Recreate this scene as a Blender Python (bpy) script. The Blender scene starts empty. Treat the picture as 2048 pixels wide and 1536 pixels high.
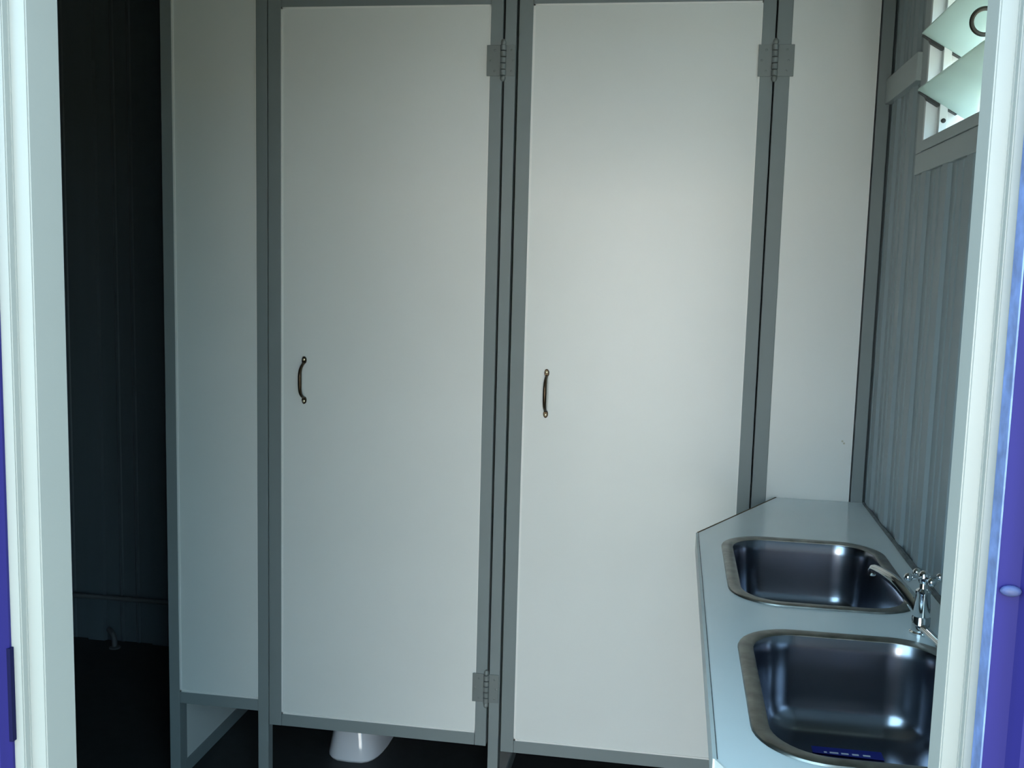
import bpy, bmesh, math
from mathutils import Vector, Matrix

S = bpy.context.scene
COL = S.collection
PI = math.pi

# ------------------------------------------------------------------ camera
F_PX, YAW, PITCH, ROLL = 2035.446, 0.155857, 0.118917, 0.026383
fw = Vector((-math.sin(YAW)*math.cos(PITCH), math.cos(YAW)*math.cos(PITCH), -math.sin(PITCH)))
rt = Vector((math.cos(YAW), math.sin(YAW), 0)); up = rt.cross(fw)
r2 = math.cos(ROLL)*rt + math.sin(ROLL)*up
u2 = -math.sin(ROLL)*rt + math.cos(ROLL)*up
cam = bpy.data.cameras.new('camera'); cam.sensor_width = 36; cam.lens = F_PX/2048*36
cam.clip_start = 0.02
co = bpy.data.objects.new('camera', cam); COL.objects.link(co)
co.matrix_world = Matrix(((r2.x, u2.x, -fw.x, 0), (r2.y, u2.y, -fw.y, -2.5), (r2.z, u2.z, -fw.z, 1.45), (0, 0, 0, 1)))
S.camera = co

# ------------------------------------------------------------------ sky and exposure
w = bpy.data.worlds.new('World'); S.world = w; w.use_nodes = True
bg = w.node_tree.nodes['Background']
bg.inputs['Color'].default_value = (0.49, 0.80, 1.0, 1)
bg.inputs['Strength'].default_value = 3.7
sun = bpy.data.lights.new('sun', 'SUN'); sun.energy = 28.0; sun.angle = 0.009; sun.color = (1.0, 0.97, 0.93)
so = bpy.data.objects.new('sun', sun); COL.objects.link(so)
so.rotation_euler = Vector((-0.16, -0.77, -0.62)).to_track_quat('-Z', 'Y').to_euler()
S.view_settings.view_transform = 'Standard'; S.view_settings.look = 'None'
S.view_settings.gamma = 1.0; S.view_settings.use_curve_mapping = False
S.view_settings.exposure = 0.58

# ------------------------------------------------------------------ materials
def mat(name, col, rough=0.5, metal=0.0, spec=0.5, noise=0.0, nscale=40, bump=0.0, bscale=200, stretch=None, trans=0.0):
    m = bpy.data.materials.new(name); m.use_nodes = True
    nt = m.node_tree; b = nt.nodes['Principled BSDF']
    b.inputs['Base Color'].default_value = (*col, 1)
    b.inputs['Roughness'].default_value = rough
    b.inputs['Metallic'].default_value = metal
    b.inputs['Specular IOR Level'].default_value = spec
    tc = nt.nodes.new('ShaderNodeTexCoord'); mp = nt.nodes.new('ShaderNodeMapping')
    nt.links.new(tc.outputs['Object'], mp.inputs['Vector'])
    if stretch: mp.inputs['Scale'].default_value = stretch
    if noise:
        n = nt.nodes.new('ShaderNodeTexNoise'); n.inputs['Scale'].default_value = nscale; n.inputs['Detail'].default_value = 4
        nt.links.new(mp.outputs['Vector'], n.inputs['Vector'])
        r = nt.nodes.new('ShaderNodeValToRGB')
        r.color_ramp.elements[0].position = 0.3; r.color_ramp.elements[1].position = 0.7
        r.color_ramp.elements[0].color = (*[c*(1-noise) for c in col], 1)
        r.color_ramp.elements[1].color = (*[min(1, c*(1+noise)) for c in col], 1)
        nt.links.new(n.outputs['Fac'], r.inputs['Fac']); nt.links.new(r.outputs['Color'], b.inputs['Base Color'])
    if bump:
        n2 = nt.nodes.new('ShaderNodeTexNoise'); n2.inputs['Scale'].default_value = bscale; n2.inputs['Detail'].default_value = 3
        nt.links.new(mp.outputs['Vector'], n2.inputs['Vector'])
        bp = nt.nodes.new('ShaderNodeBump'); bp.inputs['Strength'].default_value = bump; bp.inputs['Distance'].default_value = 0.002
        nt.links.new(n2.outputs['Fac'], bp.inputs['Height']); nt.links.new(bp.outputs['Normal'], b.inputs['Normal'])
    return m

M = {
 'panel': mat('cream_laminate', (0.80, 0.82, 0.80), 0.32, 0, 0.35, noise=0.02, nscale=3, bump=0.05, bscale=300),
 'bead': mat('white_sealant', (0.88, 0.88, 0.86), 0.5),
 'alu': mat('grey_painted_aluminium', (0.245, 0.28, 0.285), 0.55, 0.0, 0.18, noise=0.03, nscale=8),
 'hinge': mat('grey_painted_steel_hinge', (0.21, 0.235, 0.235), 0.42, 0.2),
 'bronze': mat('antique_bronze', (0.075, 0.05, 0.03), 0.3, 0.8, noise=0.3, nscale=60),
 'brass': mat('worn_brass_screw', (0.75, 0.65, 0.45), 0.3, 0.9),
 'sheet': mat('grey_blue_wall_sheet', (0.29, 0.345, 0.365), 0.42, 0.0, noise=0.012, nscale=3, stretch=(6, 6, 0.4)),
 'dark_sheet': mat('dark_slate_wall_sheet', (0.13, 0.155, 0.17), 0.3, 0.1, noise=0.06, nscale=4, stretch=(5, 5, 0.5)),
 'floor': mat('dark_vinyl_floor', (0.03, 0.032, 0.035), 0.6, noise=0.15, nscale=25),
 'ceiling': mat('grey_ceiling', (0.42, 0.43, 0.42), 0.6, noise=0.03, nscale=5),
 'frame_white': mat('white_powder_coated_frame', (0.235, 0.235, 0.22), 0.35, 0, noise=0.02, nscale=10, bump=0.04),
 'blue': mat('indigo_painted_steel', (0.014, 0.011, 0.095), 0.5, 0, 0.15, noise=0.12, nscale=6, stretch=(8, 8, 0.5)),
 'navy': mat('navy_steel', (0.004, 0.004, 0.03), 0.6, 0, 0.1),
 'edge_blue': mat('pale_blue_edge', (0.11, 0.16, 0.35), 0.5, noise=0.3, nscale=90),
 'worn': mat('worn_blue_paint', (0.035, 0.045, 0.13), 0.5, noise=0.4, nscale=120),
 'counter': mat('pale_grey_laminate', (0.80, 0.88, 0.91), 0.22, 0, 0.7, noise=0.02, nscale=6, bump=0.03, bscale=400),
 'edge': mat('pale_edge_banding', (0.62, 0.67, 0.67), 0.4, noise=0.03, nscale=30),
 'chip': mat('raw_chipboard_edge', (0.14, 0.10, 0.06), 0.8, noise=0.3, nscale=200),
 'steel': mat('brushed_stainless_steel', (0.30, 0.315, 0.365), 0.22, 1.0, bump=0.02, bscale=500),
 'rim': mat('worn_stainless_rim', (0.27, 0.275, 0.26), 0.38, 1.0, noise=0.25, nscale=40),
 'chrome': mat('chrome', (0.75, 0.77, 0.78), 0.06, 1.0),
 'darkmetal': mat('dark_drain_metal', (0.06, 0.06, 0.065), 0.4, 0.8),
 'porcelain': mat('white_porcelain', (0.72, 0.74, 0.80), 0.08, 0, 0.6),
 'seat': mat('white_plastic_seat', (0.75, 0.75, 0.75), 0.3),
 'clip': mat('black_plastic', (0.015, 0.016, 0.016), 0.45),
 'ring': mat('dark_brown_ring', (0.02, 0.016, 0.01), 0.5),
 'winwhite': mat('white_window_frame', (0.72, 0.74, 0.74), 0.4),
 'trimgrey': mat('grey_window_trim', (0.42, 0.47, 0.47), 0.4),
 'label_blue': mat('blue_label', (0.01, 0.015, 0.22), 0.4),
 'label_white': mat('white_print', (0.75, 0.75, 0.8), 0.5),
 'pipe': mat('dull_grey_pipe', (0.12, 0.12, 0.125), 0.5),
 'bounce_pale': mat('pale_bounce_surface', (0.85, 0.835, 0.82), 0.9, noise=0.05, nscale=4),
 'ground': mat('pale_concrete_ground', (0.17, 0.155, 0.10), 0.9, noise=0.2, nscale=2),
 'stain': mat('grey_silicone', (0.12, 0.14, 0.145), 0.6, noise=0.4, nscale=60),
}
def glass_mat():
    m = bpy.data.materials.new('frosted_louvre_glass'); m.use_nodes = True; nt = m.node_tree
    nt.nodes.remove(nt.nodes['Principled BSDF']); out = nt.nodes['Material Output']
    tr = nt.nodes.new('ShaderNodeBsdfTranslucent'); tr.inputs['Color'].default_value = (0.70, 0.72, 0.63, 1)
    gl = nt.nodes.new('ShaderNodeBsdfGlossy'); gl.inputs['Roughness'].default_value = 0.2; gl.inputs['Color'].default_value = (0.9, 0.95, 0.95, 1)
    df = nt.nodes.new('ShaderNodeBsdfDiffuse'); df.inputs['Color'].default_value = (0.6, 0.68, 0.66, 1)
    mx = nt.nodes.new('ShaderNodeMixShader'); mx.inputs[0].default_value = 0.45
    m2 = nt.nodes.new('ShaderNodeMixShader'); m2.inputs[0].default_value = 0.10
    n = nt.nodes.new('ShaderNodeTexNoise'); n.inputs['Scale'].default_value = 14; n.inputs['Detail'].default_value = 5
    tc = nt.nodes.new('ShaderNodeTexCoord'); nt.links.new(tc.outputs['Object'], n.inputs['Vector'])
    mr = nt.nodes.new('ShaderNodeMapRange'); mr.inputs[3].default_value = 0.25; mr.inputs[4].default_value = 0.65
    nt.links.new(n.outputs['Fac'], mr.inputs[0]); nt.links.new(mr.outputs[0], mx.inputs[0])
    nt.links.new(tr.outputs[0], mx.inputs[1]); nt.links.new(df.outputs[0], mx.inputs[2])
    nt.links.new(mx.outputs[0], m2.inputs[1]); nt.links.new(gl.outputs[0], m2.inputs[2])
    nt.links.new(m2.outputs[0], out.inputs['Surface'])
    return m
M['glass'] = glass_mat()

# ------------------------------------------------------------------ mesh helpers
def box(bm, x0, x1, y0, y1, z0, z1):
    v = [bm.verts.new((x, y, z)) for x in (x0, x1) for y in (y0, y1) for z in (z0, z1)]
    for f in ((0, 1, 3, 2), (4, 6, 7, 5), (0, 4, 5, 1), (2, 3, 7, 6), (0, 2, 6, 4), (1, 5, 7, 3)):
        bm.faces.new([v[i] for i in f])
    return v
def bev(bm, w, seg=2):
    if w: bmesh.ops.bevel(bm, geom=list(bm.edges), offset=w, segments=seg, affect='EDGES', profile=0.5, clamp_overlap=True)
def prism(bm, pts, z0, z1):
    a = [bm.verts.new((p[0], p[1], z0)) for p in pts]; b = [bm.verts.new((p[0], p[1], z1)) for p in pts]
    n = len(pts)
    bm.faces.new(a[::-1]); bm.faces.new(b)
    for i in range(n): bm.faces.new((a[i], a[(i+1) % n], b[(i+1) % n], b[i]))
def loft(bm, rings, cap0=True, cap1=True, closed=True):
    vs = [[bm.verts.new(p) for p in r] for r in rings]; n = len(rings[0])
    for a, b in zip(vs, vs[1:]):
        for i in range(n if closed else n-1): bm.faces.new((a[i], a[(i+1) % n], b[(i+1) % n], b[i]))
    if cap0: bm.faces.new(vs[0][::-1])
    if cap1: bm.faces.new(vs[-1])
def lathe(bm, prof, c=(0, 0, 0), seg=24, axis='z'):
    rings = []
    for r, h in prof:
        ring = []
        for i in range(seg):
            t = 2*PI*i/seg; p = (r*math.cos(t), r*math.sin(t), h)
            if axis == 'y': p = (p[0], -p[2], p[1])
            if axis == 'x': p = (p[2], p[0], p[1])
            ring.append((c[0]+p[0], c[1]+p[1], c[2]+p[2]))
        rings.append(ring)
    loft(bm, rings)
def tube(bm, pts, rad, seg=12, flat=1.0):
    pts = [Vector(p) for p in pts]; n = len(pts); rad = rad if isinstance(rad, (list, tuple)) else [rad]*n
    t0 = (pts[1]-pts[0]).normalized(); nrm = t0.orthogonal().normalized(); rings = []
    for i, p in enumerate(pts):
        t = (pts[min(i+1, n-1)]-pts[max(i-1, 0)]).normalized()
        nrm = (nrm - t*nrm.dot(t)).normalized(); b = t.cross(nrm)
        rings.append([p + rad[i]*(math.cos(2*PI*k/seg)*nrm + flat*math.sin(2*PI*k/seg)*b) for k in range(seg)])
    loft(bm, rings)
def sphere(bm, c, r, seg=12):
    bmesh.ops.create_uvsphere(bm, u_segments=seg, v_segments=8, radius=r, matrix=Matrix.Translation(c))
def rrect(cx, cy, hx, hy, r, z, n=8):
    out = []
    for sx, sy, a0 in ((1, 1, 0), (-1, 1, PI/2), (-1, -1, PI), (1, -1, 1.5*PI)):
        for k in range(n+1):
            a = a0 + k/n*PI/2
            out.append((cx+sx*(hx-r)+r*math.cos(a), cy+sy*(hy-r)+r*math.sin(a), z))
    return out
def obj(name, bm, m, parent=None, smooth=False, loc=None, label=None):
    bmesh.ops.recalc_face_normals(bm, faces=bm.faces)
    me = bpy.data.meshes.new(name); bm.to_mesh(me); bm.free()
    me.materials.append(M[m] if isinstance(m, str) else m)
    if smooth:
        for p in me.polygons: p.use_smooth = True
        try: me.set_sharp_from_angle(angle=math.radians(40))
        except Exception: pass
    o = bpy.data.objects.new(name, me); COL.objects.link(o)
    if parent: o.parent = parent
    if loc: o.location = loc
    if label: o['label'] = label
    return o
def bx(name, m, parent, x0, x1, y0, y1, z0, z1, b=0.0, label=None):
    bm = bmesh.new(); box(bm, x0, x1, y0, y1, z0, z1); bev(bm, b)
    return obj(name, bm, m, parent, label=label)
def thing(name, label, cat, loc=(0, 0, 0), group=None):
    o = bpy.data.objects.new(name, None); o.empty_display_size = 0.05; COL.objects.link(o); o.location = loc
    o['label'] = label; o['category'] = cat
    if group: o['group'] = group
    return o
def struct(o, label, cat):
    o['kind'] = 'structure'; o['label'] = label; o['category'] = cat
    return o

# ------------------------------------------------------------------ room shell
XR, XL, YB, YF, ZC = 0.474, -3.0, 0.91, -1.76, 2.35
fl = bx('floor', 'floor', None, XL, XR+0.08, YF-0.09, YB+0.02, -0.06, 0.0)
struct(fl, 'dark vinyl floor under the toilet cubicles', 'floor')
ce = bx('ceiling', 'ceiling', None, XL, XR+0.08, YF-0.09, YB+0.06, ZC, ZC+0.06)
struct(ce, 'plain grey ceiling above the cubicles', 'ceiling')
gr = bx('ground', 'ground', None, -25, 25, -40, 12, -0.25, -0.16)
struct(gr, 'pale sandy ground outside the doorway', 'ground')
bounce = bx('wall_bounce', 'bounce_pale', None, -2.3, 2.3, -8.4, -8.0, -0.16, 2.5, 0.02)  # unseen wall, added and sized to bounce sunlight onto the cubicle doors
struct(bounce, 'unseen pale wall added outside to bounce sunlight into the doorway', 'wall')

def rib_profile(a0, a1, start, pitch, width, depth, slope=0.006, minor=True):
    """list of (along, proud) from a0 to a1"""
    pts = [(a0, 0.0)]; k = math.floor((a0-start)/pitch)
    while True:
        s = start + k*pitch; k += 1
        if s > a1: break
        seg = [(s, 0), (s+slope, depth), (s+width-slope, depth), (s+width, 0)]
        if minor:
            for q in (0.35, 0.7):
                c = s+width+(pitch-width)*q; seg += [(c-0.008, 0), (c-0.004, depth*0.3), (c+0.004, depth*0.3), (c+0.008, 0)]
        pts += [p for p in seg if a0 < p[0] < a1]
    pts.append((a1, 0.0)); return pts

# window opening in the right wall
WY0, WY1, WZ0, WZ1 = -0.88, -0.372, 1.7075, 2.09
def wall_right():
    bm = bmesh.new()
    pr = rib_profile(YF, YB, -0.09-0.16*20, 0.16, 0.05, 0.007)
    def at(y):
        for (a, p), (b, q) in zip(pr, pr[1:]):
            if a <= y <= b: return p+(q-p)*(y-a)/max(b-a, 1e-9)
        return 0
    ys = sorted(set([p[0] for p in pr]+[WY0, WY1]))
    for a, b in zip(ys, ys[1:]):
        inside = a >= WY0-1e-6 and b <= WY1+1e-6
        for z0, z1 in (((0, WZ0), (WZ1, ZC)) if inside else ((0, ZC),)):
            vs = [bm.verts.new(p) for p in ((XR-at(a), a, z0), (XR-at(b), b, z0), (XR-at(b), b, z1), (XR-at(a), a, z1))]
            bm.faces.new(vs)
    bmesh.ops.remove_doubles(bm, verts=bm.verts, dist=1e-5)
    o = obj('wall_right', bm, 'sheet')
    struct(o, 'ribbed grey-blue steel wall with the louvre window', 'wall')
    bm = bmesh.new()
    for y0, y1, z0, z1 in ((YF-0.06, WY0-.0125, -0.1, ZC+.06), (WY1+.0125, YB+.06, -0.1, ZC+.06), (WY0-.0125, WY1+.0125, -0.1, WZ0-.021), (WY0-.0125, WY1+.0125, WZ1+.0005, ZC+.06)):
        box(bm, XR+0.004, XR+0.08, y0, y1, z0, z1)
    obj('wall_core', bm, 'blue', o)
    # sealant bead where the worktop meets the wall
    bm = bmesh.new()
    tube(bm, [(XR-0.008, y, 0.902) for y in (-0.02, -0.3, -0.6, -0.9, -1.2, -1.5, -1.74)], [.003, .004, .007, .004, .008, .004, .003], 8)
    obj('sealant_bead', bm, 'stain', o, True)
    return o
wall_right()
def wall_back():
    bm = bmesh.new()
    pr = rib_profile(XL, XR, -2.128-0.258*5, 0.258, 0.077, 0.012)
    v0 = [bm.verts.new((x, YB-p, 0)) for x, p in pr]; v1 = [bm.verts.new((x, YB-p, ZC)) for x, p in pr]
    for i in range(len(pr)-1): bm.faces.new((v0[i], v0[i+1], v1[i+1], v1[i]))
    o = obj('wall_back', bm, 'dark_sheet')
    struct(o, 'dark ribbed steel wall far behind the cubicles', 'wall')
    bx('wall_core', 'blue', o, XL-.06, XR+.004, YB+.004, YB+.06, -.1, ZC+.06)
wall_back()
bm = bmesh.new()
pr = rib_profile(YF, YB, -3.0, 0.258, 0.077, 0.012)
v0 = [bm.verts.new((XL+p, y, 0)) for y, p in pr]; v1 = [bm.verts.new((XL+p, y, ZC)) for y, p in pr]
for i in range(len(pr)-1): bm.faces.new((v0[i], v0[i+1], v1[i+1], v1[i]))
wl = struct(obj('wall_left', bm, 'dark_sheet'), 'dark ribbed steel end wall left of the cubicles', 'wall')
bx('wall_core', 'blue', wl, XL-.06, XL-.004, YF-.09, YB+.06, -.1, ZC+.06)

# front wall with doorway, blue outside
DX0, DX1, DZ = -0.4765, 0.2078, 1.83
bm = bmesh.new()
for x0, x1, z0, z1 in ((XL-.06, DX0, -.1, ZC+.06), (DX1, XR+.08, -.1, ZC+.06), (DX0, DX1, DZ, ZC+.06), (DX0, DX1, -.1, -.06)):
    box(bm, x0, x1, YF-0.0605, YF, z0, z1)
wf = struct(obj('wall_front', bm, 'sheet'), 'front wall of the cabin around the doorway', 'wall')
bm = bmesh.new()                                   # ribbed blue skin outside
def clad(x0, x1, z0, z1, start):
    pr = rib_profile(x0, x1, start, 0.11, 0.045, 0.008, 0.006, False)
    pts = [(x, -1.8395-p) for x, p in pr] + [(x1, -1.8215), (x0, -1.8215)]
    prism(bm, pts, z0, z1)
clad(XL-.06, DX0, -.12, ZC+.06, -3.05); clad(DX1, XR+.08, -.12, ZC+.06, DX1+0.0135); clad(DX0, DX1, DZ, ZC+.06, -3.05)
bx('edge_trim', 'edge_blue', wf, DX1-.0012, DX1-.0001, -1.8393, -1.8216, -.1, DZ, label='paler blue edge of the outer skin')  # thin strip in a paler blue along the skin's doorway edge
obj('cladding', bm, 'blue', wf, label='indigo painted steel outer skin')
bm = bmesh.new()
sphere(bm, (0, 0, 0), 1); bmesh.ops.scale(bm, vec=(0.0065, 0.0035, 0.0036), verts=bm.verts)
bmesh.ops.translate(bm, vec=(0.2154, -1.8415, 1.2543), verts=bm.verts)
obj('paint_blister', bm, 'worn', wf, True, label='chipped pale blue lump on the blue skin')
bx('strike_plate', 'navy', wf, DX0-.002, DX0+.0018, -1.8415, -1.8285, 1.0835, 1.156, label='dark navy strike plate beside the left jamb')

# white door frame (two jambs and a head)
df = bpy.data.objects.new('door_1', None); COL.objects.link(df); df.location = (-0.13, -1.82, 0)
struct(df, 'white stepped metal frame of the open doorway', 'door frame')
def jamb(pts, z0, z1):
    bm = bmesh.new(); prism(bm, [(x+0.13, y+1.82) for x, y in pts], z0, z1)
    bmesh.ops.bevel(bm, geom=[e for e in bm.edges if abs(e.verts[0].co.z-e.verts[1].co.z) > .5], offset=0.0009, segments=2, affect='EDGES')
    return obj('jamb', bm, 'frame_white', df, True)
jamb([(0.185, -1.80), (0.1893, -1.814), (0.2009, -1.814), (0.2009, -1.821), (0.2090, -1.821), (0.2090, -1.80)], -0.06, DZ)
jamb([(-0.449, -1.80), (-0.4549, -1.830), (-0.4680, -1.830), (-0.4680, -1.837), (-0.4785, -1.837), (-0.4785, -1.80)], -0.06, DZ)
bx('head', 'frame_white', df, -0.48+.13, 0.2+.13, -1.82+1.82, -1.80+1.82, DZ-.025, DZ, 0.001)
bx('sill', 'frame_white', df, -0.48+.13, 0.2+.13, -1.82+1.82, -1.78+1.82, -0.06, 0.012, 0.001)

# ------------------------------------------------------------------ louvre window
wn = bpy.data.objects.new('window_1', None); COL.objects.link(wn); wn.location = (XR, -0.75, WZ0)
struct(wn, 'louvre window with tilted frosted panes above the worktop', 'window')
def wb(name, m, x0, x1, y0, y1, z0, z1, b=0.001, parent=wn, label=None):
    return bx(name, m, parent, x0-XR, x1-XR, y0+.75, y1+.75, z0-WZ0, z1-WZ0, b, label)
# grey casing on the room side of the wall
CX = XR-.0085
wb('casing', 'trimgrey', CX, XR+.003, WY0-.06, WY1+.063, WZ0-.062, WZ0-.0215)
wb('casing', 'trimgrey', CX, XR+.003, WY1+.0125, WY1+.063, WZ0-.0210, WZ1+.06)
wb('casing', 'trimgrey', CX, XR+.003, WY0-.06, WY0-.0125, WZ0-.0210, WZ1+.06)
wb('casing', 'trimgrey', CX, XR+.003, WY0-.012, WY1+.012, WZ1+.0005, WZ1+.06)
wb('sill', 'trimgrey', CX-.002, XR+.09, WY0-.012, WY1+.012, WZ0-.0205, WZ0)
wb('frame_side', 'winwhite', CX-.001, XR+.085, WY1, WY1+.012, WZ0, WZ1)
wb('frame_side', 'winwhite', CX-.001, XR+.085, WY0-.012, WY0, WZ0, WZ1)
wb('frame_head', 'winwhite', XR-.012, XR+.085, WY0, WY1, WZ1-.012, WZ1)
wb('clip_channel', 'winwhite', XR+.0135, XR+.0285, WY1-.016, WY1, WZ0, WZ1-.012)
wb('clip_channel', 'winwhite', XR+.0135, XR+.0285, WY0, WY0+.016, WZ0, WZ1-.012)
bm = bmesh.new(); lathe(bm, [(0.0045, 0), (0.0045, 0.002), (0.003, 0.003)], (.0213, WY1-.016+.75, 1.7425-WZ0), 12, 'y')
obj('screw', bm, 'clip', wn, True)
RING = (0.4748, -0.70, 1.8563)
BL = (0.446, 0.5360, 1.8025, 1.7485)     # room edge x, outer edge x, room edge z, outer edge z
for k in range(3):
    dz = 0.106*k
    a = Vector((BL[0]-XR, 0, BL[2]+dz-WZ0)); b = Vector((BL[1]-XR, 0, BL[3]+dz-WZ0))
    d = (b-a).normalized(); n = Vector((d.z, 0, -d.x))
    if n.z > 0: n = -n
    y0, y1 = WY0+.018+.75, WY1-.012+.75
    bm = bmesh.new(); h = 0.0025
    loft(bm, [[p+Vector((0, y, 0)) for p in (a-n*h, b-n*h, b+n*h, a+n*h)] for y in (y0, y1)])
    bev(bm, 0.0006, 1)
    pn = obj('glass_blade', bm, 'glass', wn)
    for yy0, yy1 in ((y1-.003, y1+.011), (y0-.011, y0+.003)):
        bm = bmesh.new(); s, e = a+d*.004, a+d*.088
        loft(bm, [[p+Vector((0, y, 0)) for p in (s-n*.0035, e-n*.0035, e+n*.0035, a+d*.055+n*.0045, a+d*.05+n*.008, a+d*.025+n*.008, a+d*.02+n*.0045, s+n*.0035)] for y in (yy0, yy1)])
        obj('blade_clip', bm, 'clip', pn)
    if k == 1:
        bm = bmesh.new(); pts = []
        c = Vector((RING[0]-XR, RING[1]+.75, RING[2]-WZ0))
        for i in range(25):
            t = math.radians(75 + 215*i/24)
            pts.append(c + Vector((0.0205*math.cos(t), 0, 0.0205*math.sin(t))))
        pts.insert(0, c + Vector((0.013, 0, 0.030)))
        tube(bm, pts, 0.0038, 8)
        obj('pull_ring', bm, 'ring', pn, True, label='dark ring on the upper glass blade')
# short rail from the corner post to the window casing
bm = bmesh.new(); box(bm, XR-.018, XR-.0005, -0.3085, -0.0005, 1.832, 1.888); bev(bm, .0015)
rail = obj('wall_rail', bm, 'trimgrey')
rail['label'] = 'short grey rail between the corner post and the louvre window'; rail['category'] = 'rail'

# ------------------------------------------------------------------ cubicle front
ZT = 2.2
def bead_frame(parent, x0, x1, z0, z1, y, wdt=0.0045, sides='lrbt'):
    bm = bmesh.new()
    if 'l' in sides: box(bm, x0, x0+wdt, y-.002, y+.004, z0, z1)
    if 'r' in sides: box(bm, x1-wdt*.5, x1, y-.002, y+.004, z0, z1)
    if 'b' in sides: box(bm, x0, x1, y-.002, y+.004, z0, z0+wdt)
    if 't' in sides: box(bm, x0, x1, y-.002, y+.004, z1-wdt, z1)
    return obj('sealant_bead', bm, 'bead', parent)

def hinge(parent, ox, pin, xl, xr, z0, z1):
    """parent origin x = ox; leaf plates, five knuckles and screws"""
    h = bx('hinge', 'hinge', parent, xl-ox, pin-.0055-ox, -0.0035, 0, z0, z1, 0.0008)
    bx('leaf', 'hinge', h, pin+.0055-ox, xr-ox, -0.0035, 0, z0, z1, 0.0008)
    n = 5; H = (z1-z0)
    for k in range(n):
        bm = bmesh.new(); a = z0+H*k/n+.0007; b = z0+H*(k+1)/n-.0007
        lathe(bm, [(.0064, a), (.0075, a+.001), (.0075, b-.001), (.0064, b)], (pin-ox, -.007, 0), 14)
        obj('knuckle', bm, 'hinge', h, True)
    for zz, s in ((z1, 1), (z0, -1)):
        bm = bmesh.new(); lathe(bm, [(.005, zz), (.0068, zz+s*.004), (.006, zz+s*.009), (.003, zz+s*.013)], (pin-ox, -.007, 0), 14)
        obj('pin_tip', bm, 'hinge', h, True)
    ml, mr = (xl+pin-.006)/2, (pin+.006+xr)/2
    for sx, sz in ((ml+.002, z1-.012), (ml-.008, (z0+z1)/2), (ml+.002, z0+.012), (mr+.002, z1-.012), (mr+.006, (z0+z1)/2), (mr+.002, z0+.012)):
        bm = bmesh.new(); lathe(bm, [(.0028, 0.0), (.0028, .0006), (.0014, .0014)], (sx-ox, -.0035, sz), 10, 'y')
        obj('screw', bm, 'hinge', h, True)
    return h

def bow_handle(parent, x, z0, z1, out=0.030):
    yb = 0.0035
    pts = []; rad = []
    zc, hh = (z0+z1)/2, (z1-z0)/2-.017
    for i in range(21):
        t = -1+2*i/20
        pts.append((x, yb-0.004-out*(1-abs(t)**4.5), zc+hh*t)); rad.append(0.0036+0.0012*(1-t*t))
    bm = bmesh.new(); tube(bm, pts, rad, 10)
    h = obj('handle', bm, 'bronze', parent, True, label='antique bronze bow handle')
    for zz, s in ((z0+.010, -1), (z1-.010, 1)):
        bm = bmesh.new()
        ring = [(x+.0062*math.cos(a), zz+.010*math.sin(a)) for a in [2*PI*k/16 for k in range(16)]]
        loft(bm, [[(px, yb, pz) for px, pz in ring], [(px, yb-.004, pz) for px, pz in ring], [(x+(px-x)*.7, yb-.006, zz+(pz-zz)*.8) for px, pz in ring]])
        obj('foot_plate', bm, 'bronze', h, True)
        bm = bmesh.new(); lathe(bm, [(.0038, 0), (.0036, .0016), (.002, .0026)], (x, yb-.0055, zz+s*.002), 12, 'y')
        obj('screw', bm, 'brass', h, True)
    return h

def cubicle_door(x0, x1, zpb, zrail, label, hin, hx, hz):
    t = thing('cubicle_door', label, 'door', (x0, 0, zrail), 'toilet cubicle doors')
    L = bpy.data.objects.new  # noqa
    W = x1-x0; zt = 2.096; fz = 0.030; p = t
    def B(n, m, a, b, y0, y1, z0, z1, bv=0.0012): return bx(n, m, p, a, b, y0, y1, z0-zrail, z1-zrail, bv)
    B('stile', 'alu', 0, fz+.004, 0, .026, zrail, zt)
    B('stile', 'alu', W-fz, W, 0, .026, zrail, zt)
    B('rail', 'alu', fz+.0045, W-fz-.0005, 0.0006, .026, zrail, zpb)
    B('rail', 'alu', fz+.0045, W-fz-.0005, 0.0006, .026, 2.066, zt)
    B('panel', 'panel', fz, W-fz+.004, 0.0035, .022, zpb-.006, 2.072, 0)
    bead_frame(p, fz+.004, W-fz, zpb-zrail, 2.066-zrail, 0.0035)
    for pin, xl, xr, z0, z1 in hin: hinge(p, x0, pin, xl, xr, z0-zrail, z1-zrail)
    bow_handle(p, hx-x0, hz[0]-zrail, hz[1]-zrail)
    return t
cubicle_door(-1.0345, -0.4375, 0.2215, 0.1885, 'white cubicle door with grey frame, handle left, toilet foot showing below it',
             [(-.434, -.475, -.4055, 1.897, 1.970), (-.4385, -.476, -.4065, .310, .386)], -.938, (1.071, 1.195))
cubicle_door(-0.3985, 0.2025, 0.211, 0.178, 'white cubicle door with grey frame standing behind the sink worktop',
             [(.2045, .167, .248, 1.895, 1.967), (.2045, .167, .242, .305, .381)], -.306, (1.066, 1.189))

# fixed panel left
pl = thing('partition_panel', 'narrow white fixed panel left of the two cubicle doors, bordered by grey posts', 'partition', (-1.18, 0, 0), 'fixed cubicle panels')
o = 1.18
bx('post', 'alu', pl, -1.3235+o, -1.2935+o, 0, .030, 0, ZT, .0012)
bx('post', 'alu', pl, -1.0665+o, -1.0370+o, 0, .030, 0, ZT, .0012)
bx('rail', 'alu', pl, -1.2930+o, -1.0670+o, .001, .026, .2235, .2560, .0012)
bx('rail', 'alu', pl, -1.2930+o, -1.0670+o, .001, .026, ZT-.03, ZT, .0012)
bx('panel', 'panel', pl, -1.2950+o, -1.0650+o, .0035, .022, .252, ZT-.026)
bead_frame(pl, -1.2935+o, -1.0665+o, .256, ZT-.03, .0035, .005, 'lrb')
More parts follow.
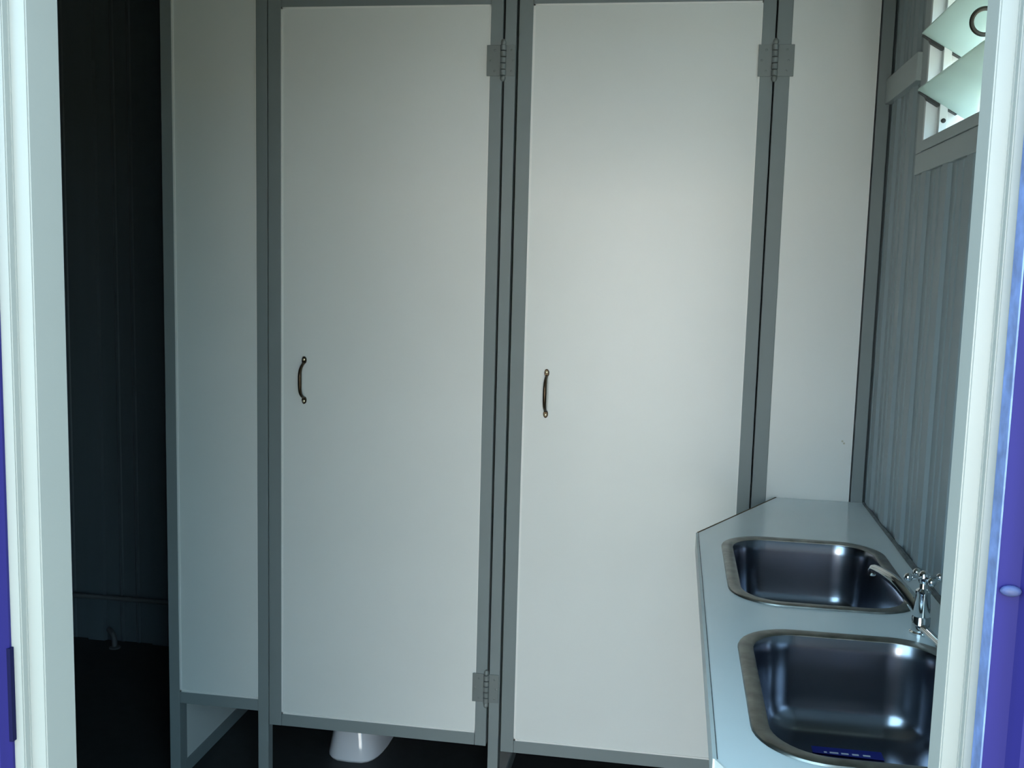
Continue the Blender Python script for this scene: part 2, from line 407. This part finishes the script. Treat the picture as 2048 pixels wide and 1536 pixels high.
# post between the two doors
mp = bx('post', 'alu', None, -.4320, -.4045, 0, .030, 0, ZT, .0012)
mp['label'] = 'slim grey post standing between the two cubicle doors'; mp['category'] = 'post'
# fixed panel right
pr_ = thing('partition_panel', 'narrow white fixed panel in the corner beside the ribbed wall, above the worktop', 'partition', (.34, 0, 0), 'fixed cubicle panels')
o = -.34
bx('post', 'alu', pr_, .2065+o, .2405+o, 0, .030, 0, ZT, .0012)
bx('post', 'alu', pr_, .4390+o, .4665+o, 0, .030, 0, ZT, .0012)
bx('rail', 'alu', pr_, .2410+o, .4385+o, .001, .026, .2235, .2560, .0012)
bx('rail', 'alu', pr_, .2410+o, .4385+o, .001, .026, ZT-.03, ZT, .0012)
bx('panel', 'panel', pr_, .2390+o, .4355+o, .0035, .022, .252, ZT-.026)
bm = bmesh.new()
for (a, b, zz) in ((.412, .4165, 1.045), (.416, .4215, 1.040)):
    lathe(bm, [(.0025, 0), (.0022, .0006)], (a+o, .0035, zz), 8, 'y')
obj('scuff', bm, mat('faint_tan_mark', (0.58, 0.56, 0.46), 0.7), pr_)
# header over the doors
hd = bx('header_rail', 'alu', None, -1.0355, .2055, .002, .028, 2.100, 2.130, .0012)
hd['label'] = 'grey rail running above both cubicle doors'; hd['category'] = 'rail'
# side partitions between and beside the cubicles
def side(x, label, y0=.032):
    t = thing('side_partition', label, 'partition', (x, y0, 0), 'cubicle side partitions')
    bx('panel', 'panel', t, -.009, .009, .012, YB-.014-y0, .040, 2.16)
    bx('rail', 'alu', t, -.013, .013, .0, YB-.014-y0, .0, .040, .001)
    bx('rail', 'alu', t, -.013, .013, .0, YB-.014-y0, 2.16, 2.2, .001)
    bx('stile', 'alu', t, -.0125, .0125, 0, .0115, .0402, 2.1595, .0008)
side(-1.3075, 'white partition seen edge-on below the narrow left panel')
side(-.4185, 'white partition hidden behind the post between the two doors')

# ------------------------------------------------------------------ worktop
TZ, TH = 0.899, 0.034
L = 1.752
out = [(0.2655, -0.001), (0.070, -0.386), (0.070, -1.384), (0.2655, -1.750), (XR-.0075, -1.750), (XR-.0075, -0.001)]
SK = [(0.2705, -0.612), (0.2705, -1.160)]; SHX, SHY, SR = 0.157, 0.218, 0.088
wt = thing('worktop', 'pale grey laminate worktop with clipped corners along the ribbed wall', 'worktop', (0.27, -0.885, TZ-TH))
def W2(p): return (p[0]-.27, p[1]+.885)
bm = bmesh.new()
ed = []
def ring_edges(pts, z):
    vs = [bm.verts.new((*W2(p), z)) for p in pts]; es = [bm.edges.new((vs[i], vs[(i+1) % len(vs)])) for i in range(len(vs))]
    return vs, es
for z in (TH, 0.0):
    es_all = []
    rings = []
    v, e = ring_edges(out, z); es_all += e; rings.append(v)
    for c in SK:
        v, e = ring_edges([(p[0], p[1]) for p in rrect(c[0], c[1], SHX-.012, SHY-.012, SR-.012, 0)], z); es_all += e; rings.append(v)
    bmesh.ops.triangle_fill(bm, use_beauty=True, edges=es_all)
    ed.append(rings)
for a, b in zip(ed[0], ed[1]):
    for i in range(len(a)): bm.faces.new((a[i], a[(i+1) % len(a)], b[(i+1) % len(b)], b[i]))
obj('slab', bm, 'counter', wt)
def strip(p, q, m, name, th=.0018, z0=0.0, z1=TH+.0004, label=None):
    p, q = Vector(W2(p)), Vector(W2(q)); d = (q-p).normalized(); n = Vector((d.y, -d.x))
    if n.x > 0: n = -n
    bm = bmesh.new(); prism(bm, [tuple(p), tuple(q), tuple(q+n*th), tuple(p+n*th)], z0, z1)
    return obj(name, bm, m, wt, label=label)
strip(out[1], out[2], 'edge', 'edge_band', .0045, -.006, TH+.0002)
strip((out[1][0]+.0012, out[1][1]), (out[2][0]+.0012, out[2][1]), 'stain', 'edge_joint', .0012, TH-.002, TH+.0006)
strip(out[0], out[1], 'chip', 'edge_band', .0025, 0, TH+.001, 'raw brown chipboard edge')
strip(out[2], out[3], 'edge', 'edge_band', .0025, -.004, TH+.0003)
for yy in (-0.40, -0.885, -1.40):
    bm = bmesh.new()
    loft(bm, [[(x-.27, y+.885, z) for x, z in ((XR-.009, -.002), (.16, -.002), (.16, -.03), (XR-.035, -.22), (XR-.009, -.22))] for y in (yy-.0125, yy+.0125)])
    obj('bracket', bm, 'alu', wt)

def sink(c, label):
    t = thing('sink', label, 'sink', (c[0], c[1], TZ), 'stainless sinks in the worktop')
    R = lambda ins, z, r=None: rrect(0, 0, SHX-ins, SHY-ins, (SR-ins*.8) if r is None else r, z, 10)
    bm = bmesh.new()
    loft(bm, [R(0, .0006), R(.0012, .003), R(.004, .0042), R(.018, .0036), R(.022, .002), R(.023, -.004)], False, False)
    obj('rim', bm, 'rim', t, True)
    bm = bmesh.new()
    prof = [(.0222, .001), (.0245, -.004), (.0265, -.02), (.029, -.05), (.032, -.085)]
    r0, zf = .034, -.135
    for k in range(1, 9):
        a = k/8*PI/2; prof.append((.034+.042*(1-math.cos(a)), -.093-.042*math.sin(a)))
    rings = [R(i, z) for i, z in prof] + [R(.10, zf-.002, .03), R(.125, zf-.003, .028), rrect(0, 0, .022, .022, .0219, zf-.004, 10)]
    loft(bm, rings, False, False)
    # thickness: outer shell
    bo = [R(i-.0015, z-.001) for i, z in prof] + [R(.10, zf-.0035, .03), R(.125, zf-.0045, .028), rrect(0, 0, .022, .022, .0219, zf-.0055, 10)]
    loft(bm, bo, False, False)
    obj('bowl', bm, 'steel', t, True)
    bm = bmesh.new(); lathe(bm, [(.024, zf-.006), (.024, zf-.0025), (.021, zf-.002), (.018, zf-.004), (.002, zf-.004)], (0, 0, 0), 24)
    dr = obj('drain', bm, 'chrome', t, True)
    bm = bmesh.new()
    for k in range(6):
        a = k*PI/3; lathe(bm, [(.0032, zf-.0041), (.0032, zf-.0035)], (.010*math.cos(a), .010*math.sin(a), 0), 10)
    obj('drain_holes', bm, 'darkmetal', dr)
    bm = bmesh.new(); tube(bm, [(0, 0, zf-.006), (0, 0, zf-.12), (.03, 0, zf-.16), (.09, 0, zf-.165), (.19, 0, zf-.165)], .016, 12)
    obj('waste_pipe', bm, 'pipe', t, True)
    return t
sink(SK[0], 'stainless steel sink nearer the cubicle doors, with the tap spout over it')
s2 = sink(SK[1], 'stainless steel sink nearer the doorway, with a blue label inside')
# blue label on the bottom of the near sink
zl = -.1362
bm = bmesh.new(); loft(bm, [[(x, y, z) for x, y in ((-.046, .122), (.052, .122), (.052, .098), (-.046, .102))] for z in (zl, zl+.0006)])
lb = obj('label', bm, 'label_blue', s2, label='blue label with white print')
bm = bmesh.new()
for a, b in ((-.030, -.026), (-.022, -.010), (-.006, .004), (.009, .018), (.024, .034)):
    box(bm, a, b, .1035, .1075, zl+.0006, zl+.001)
obj('label_print', bm, 'label_white', lb)

# ------------------------------------------------------------------ mixer tap
tp = thing('mixer_tap', 'chrome mixer tap with cross handles between the two sinks', 'tap', (.396, -.906, TZ))
def valve(cx, cy):
    bm = bmesh.new()
    lathe(bm, [(.0165, 0), (.0165, .003), (.0135, .005), (.0135, .026), (.0125, .0275), (.0125, .029), (.0132, .030), (.0105, .062), (.0112, .064), (.0112, .068), (.0065, .072), (.0055, .082)], (cx, cy, 0), 28)
    v = obj('valve', bm, 'chrome', tp, True)
    hb = bmesh.new()
    lathe(hb, [(.007, .080), (.0085, .084), (.0085, .094), (.006, .098), (.002, .0995)], (cx, cy, 0), 20)
    for k in range(4):
        a = math.radians(12)+k*PI/2; c, s = math.cos(a), math.sin(a)
        tube(hb, [(cx+c*.005, cy+s*.005, .089), (cx+c*.016, cy+s*.016, .089), (cx+c*.022, cy+s*.022, .089)], [.0032, .0028, .0038], 10)
        sphere(hb, (cx+c*.025, cy+s*.025, .089), .0068, 14)
    obj('cross_handle', hb, 'chrome', v, True)
    return v
valve(0, 0); valve(.024, -.122)
bm = bmesh.new(); tube(bm, [(0, -.004, .012), (.012, -.062, .008), (.024, -.118, .008)], .007, 16)
obj('bridge', bm, 'chrome', tp, True)
tip = Vector((.347, -.786, .962)) - Vector((.396, -.906, TZ))
a0 = Vector((-.002, .004, .034)); pts = []; rd = []
for i in range(13):
    t = i/12; q = a0.lerp(tip, t); q.z += .010*math.sin(PI*t); pts.append(q); rd.append(.0115-.0045*t)
d = (tip-a0).normalized()
pts += [tip+d*.004+Vector((0, 0, -.002)), tip+d*.007+Vector((0, 0, -.007)), tip+d*.008+Vector((0, 0, -.014))]; rd += [.007, .0068, .0065]
bm = bmesh.new(); tube(bm, pts, rd, 16)
obj('spout', bm, 'chrome', tp, True)

# ------------------------------------------------------------------ toilet
tx, ty = -.872, .19
to = thing('toilet', 'white porcelain toilet with its foot visible under the left cubicle door', 'toilet', (tx, ty+.2, 0))
def ell(cx, cy, hx, hy0, hy1, z, n=28, pw=2.4):
    out = []
    for k in range(n):
        a = 2*PI*k/n; c, s = math.cos(a), math.sin(a)
        x = hx*math.copysign(abs(c)**(2/pw), c); y = (hy1 if s > 0 else hy0)*math.copysign(abs(s)**(2/pw), s)
        out.append((cx+x, cy+y, z))
    return out
bm = bmesh.new()
loft(bm, [ell(0, .0, .082, .196, .30, 0, pw=3.6), ell(0, .0, .086, .200, .30, .006, pw=3.6), ell(0, .0, .085, .199, .30, .014, pw=3.6), ell(0, .0, .078, .190, .30, .06, pw=3.4), ell(0, .0, .070, .176, .30, .11, pw=3), ell(0, .0, .066, .165, .30, .15),
          ell(0, .0, .085, .175, .30, .21), ell(0, .0, .13, .20, .30, .29), ell(0, .0, .165, .235, .30, .35), ell(0, .0, .175, .245, .30, .38), ell(0, 0, .165, .235, .29, .388)])
obj('pan', bm, 'porcelain', to, True)
bm = bmesh.new(); loft(bm, [ell(0, .0, .178, .25, .20, .390), ell(0, .0, .180, .252, .20, .398), ell(0, .0, .172, .245, .195, .408)])
obj('seat', bm, 'seat', to, True)
bm = bmesh.new(); loft(bm, [ell(0, .0, .176, .25, .20, .4085), ell(0, .0, .178, .252, .20, .416), ell(0, .0, .16, .235, .19, .426)])
obj('lid', bm, 'seat', to, True)
bx('cistern', 'porcelain', to, -.18, .18, .31, .49, .39, .74, .02)
bx('cistern_lid', 'porcelain', to, -.186, .186, .305, .495, .741, .77, .008)

# ------------------------------------------------------------------ pipe on the dark back wall
pp = thing('wall_pipe', 'thin pipe running low along the dark back wall', 'pipe', (-2.0, YB-.03, 0))
bm = bmesh.new(); tube(bm, [(-.9, -.004, .176), (0, -.004, .176), (.655, -.004, .176)], .0085, 12)
obj('pipe_run', bm, 'pipe', pp, True)
for x in (-.6, -.25, .45):
    bx('pipe_clip', 'pipe', pp, x-.008, x+.008, -.0135, .018, .165, .187, .001)
dp = thing('drain_elbow', 'small bent drain hose at the foot of the dark back wall', 'pipe', (-2.005, YB-.06, 0))
bm = bmesh.new(); tube(bm, [(-.03, .045, .045), (-.01, .02, .052), (.012, 0, .047), (.022, -.008, .03), (.024, -.01, .0)], .010, 12)
obj('hose', bm, 'pipe', dp, True)
bm = bmesh.new(); lathe(bm, [(.02, 0), (.02, .004), (.012, .008)], (.024, -.01, 0), 16)
obj('collar', bm, 'pipe', dp, True)
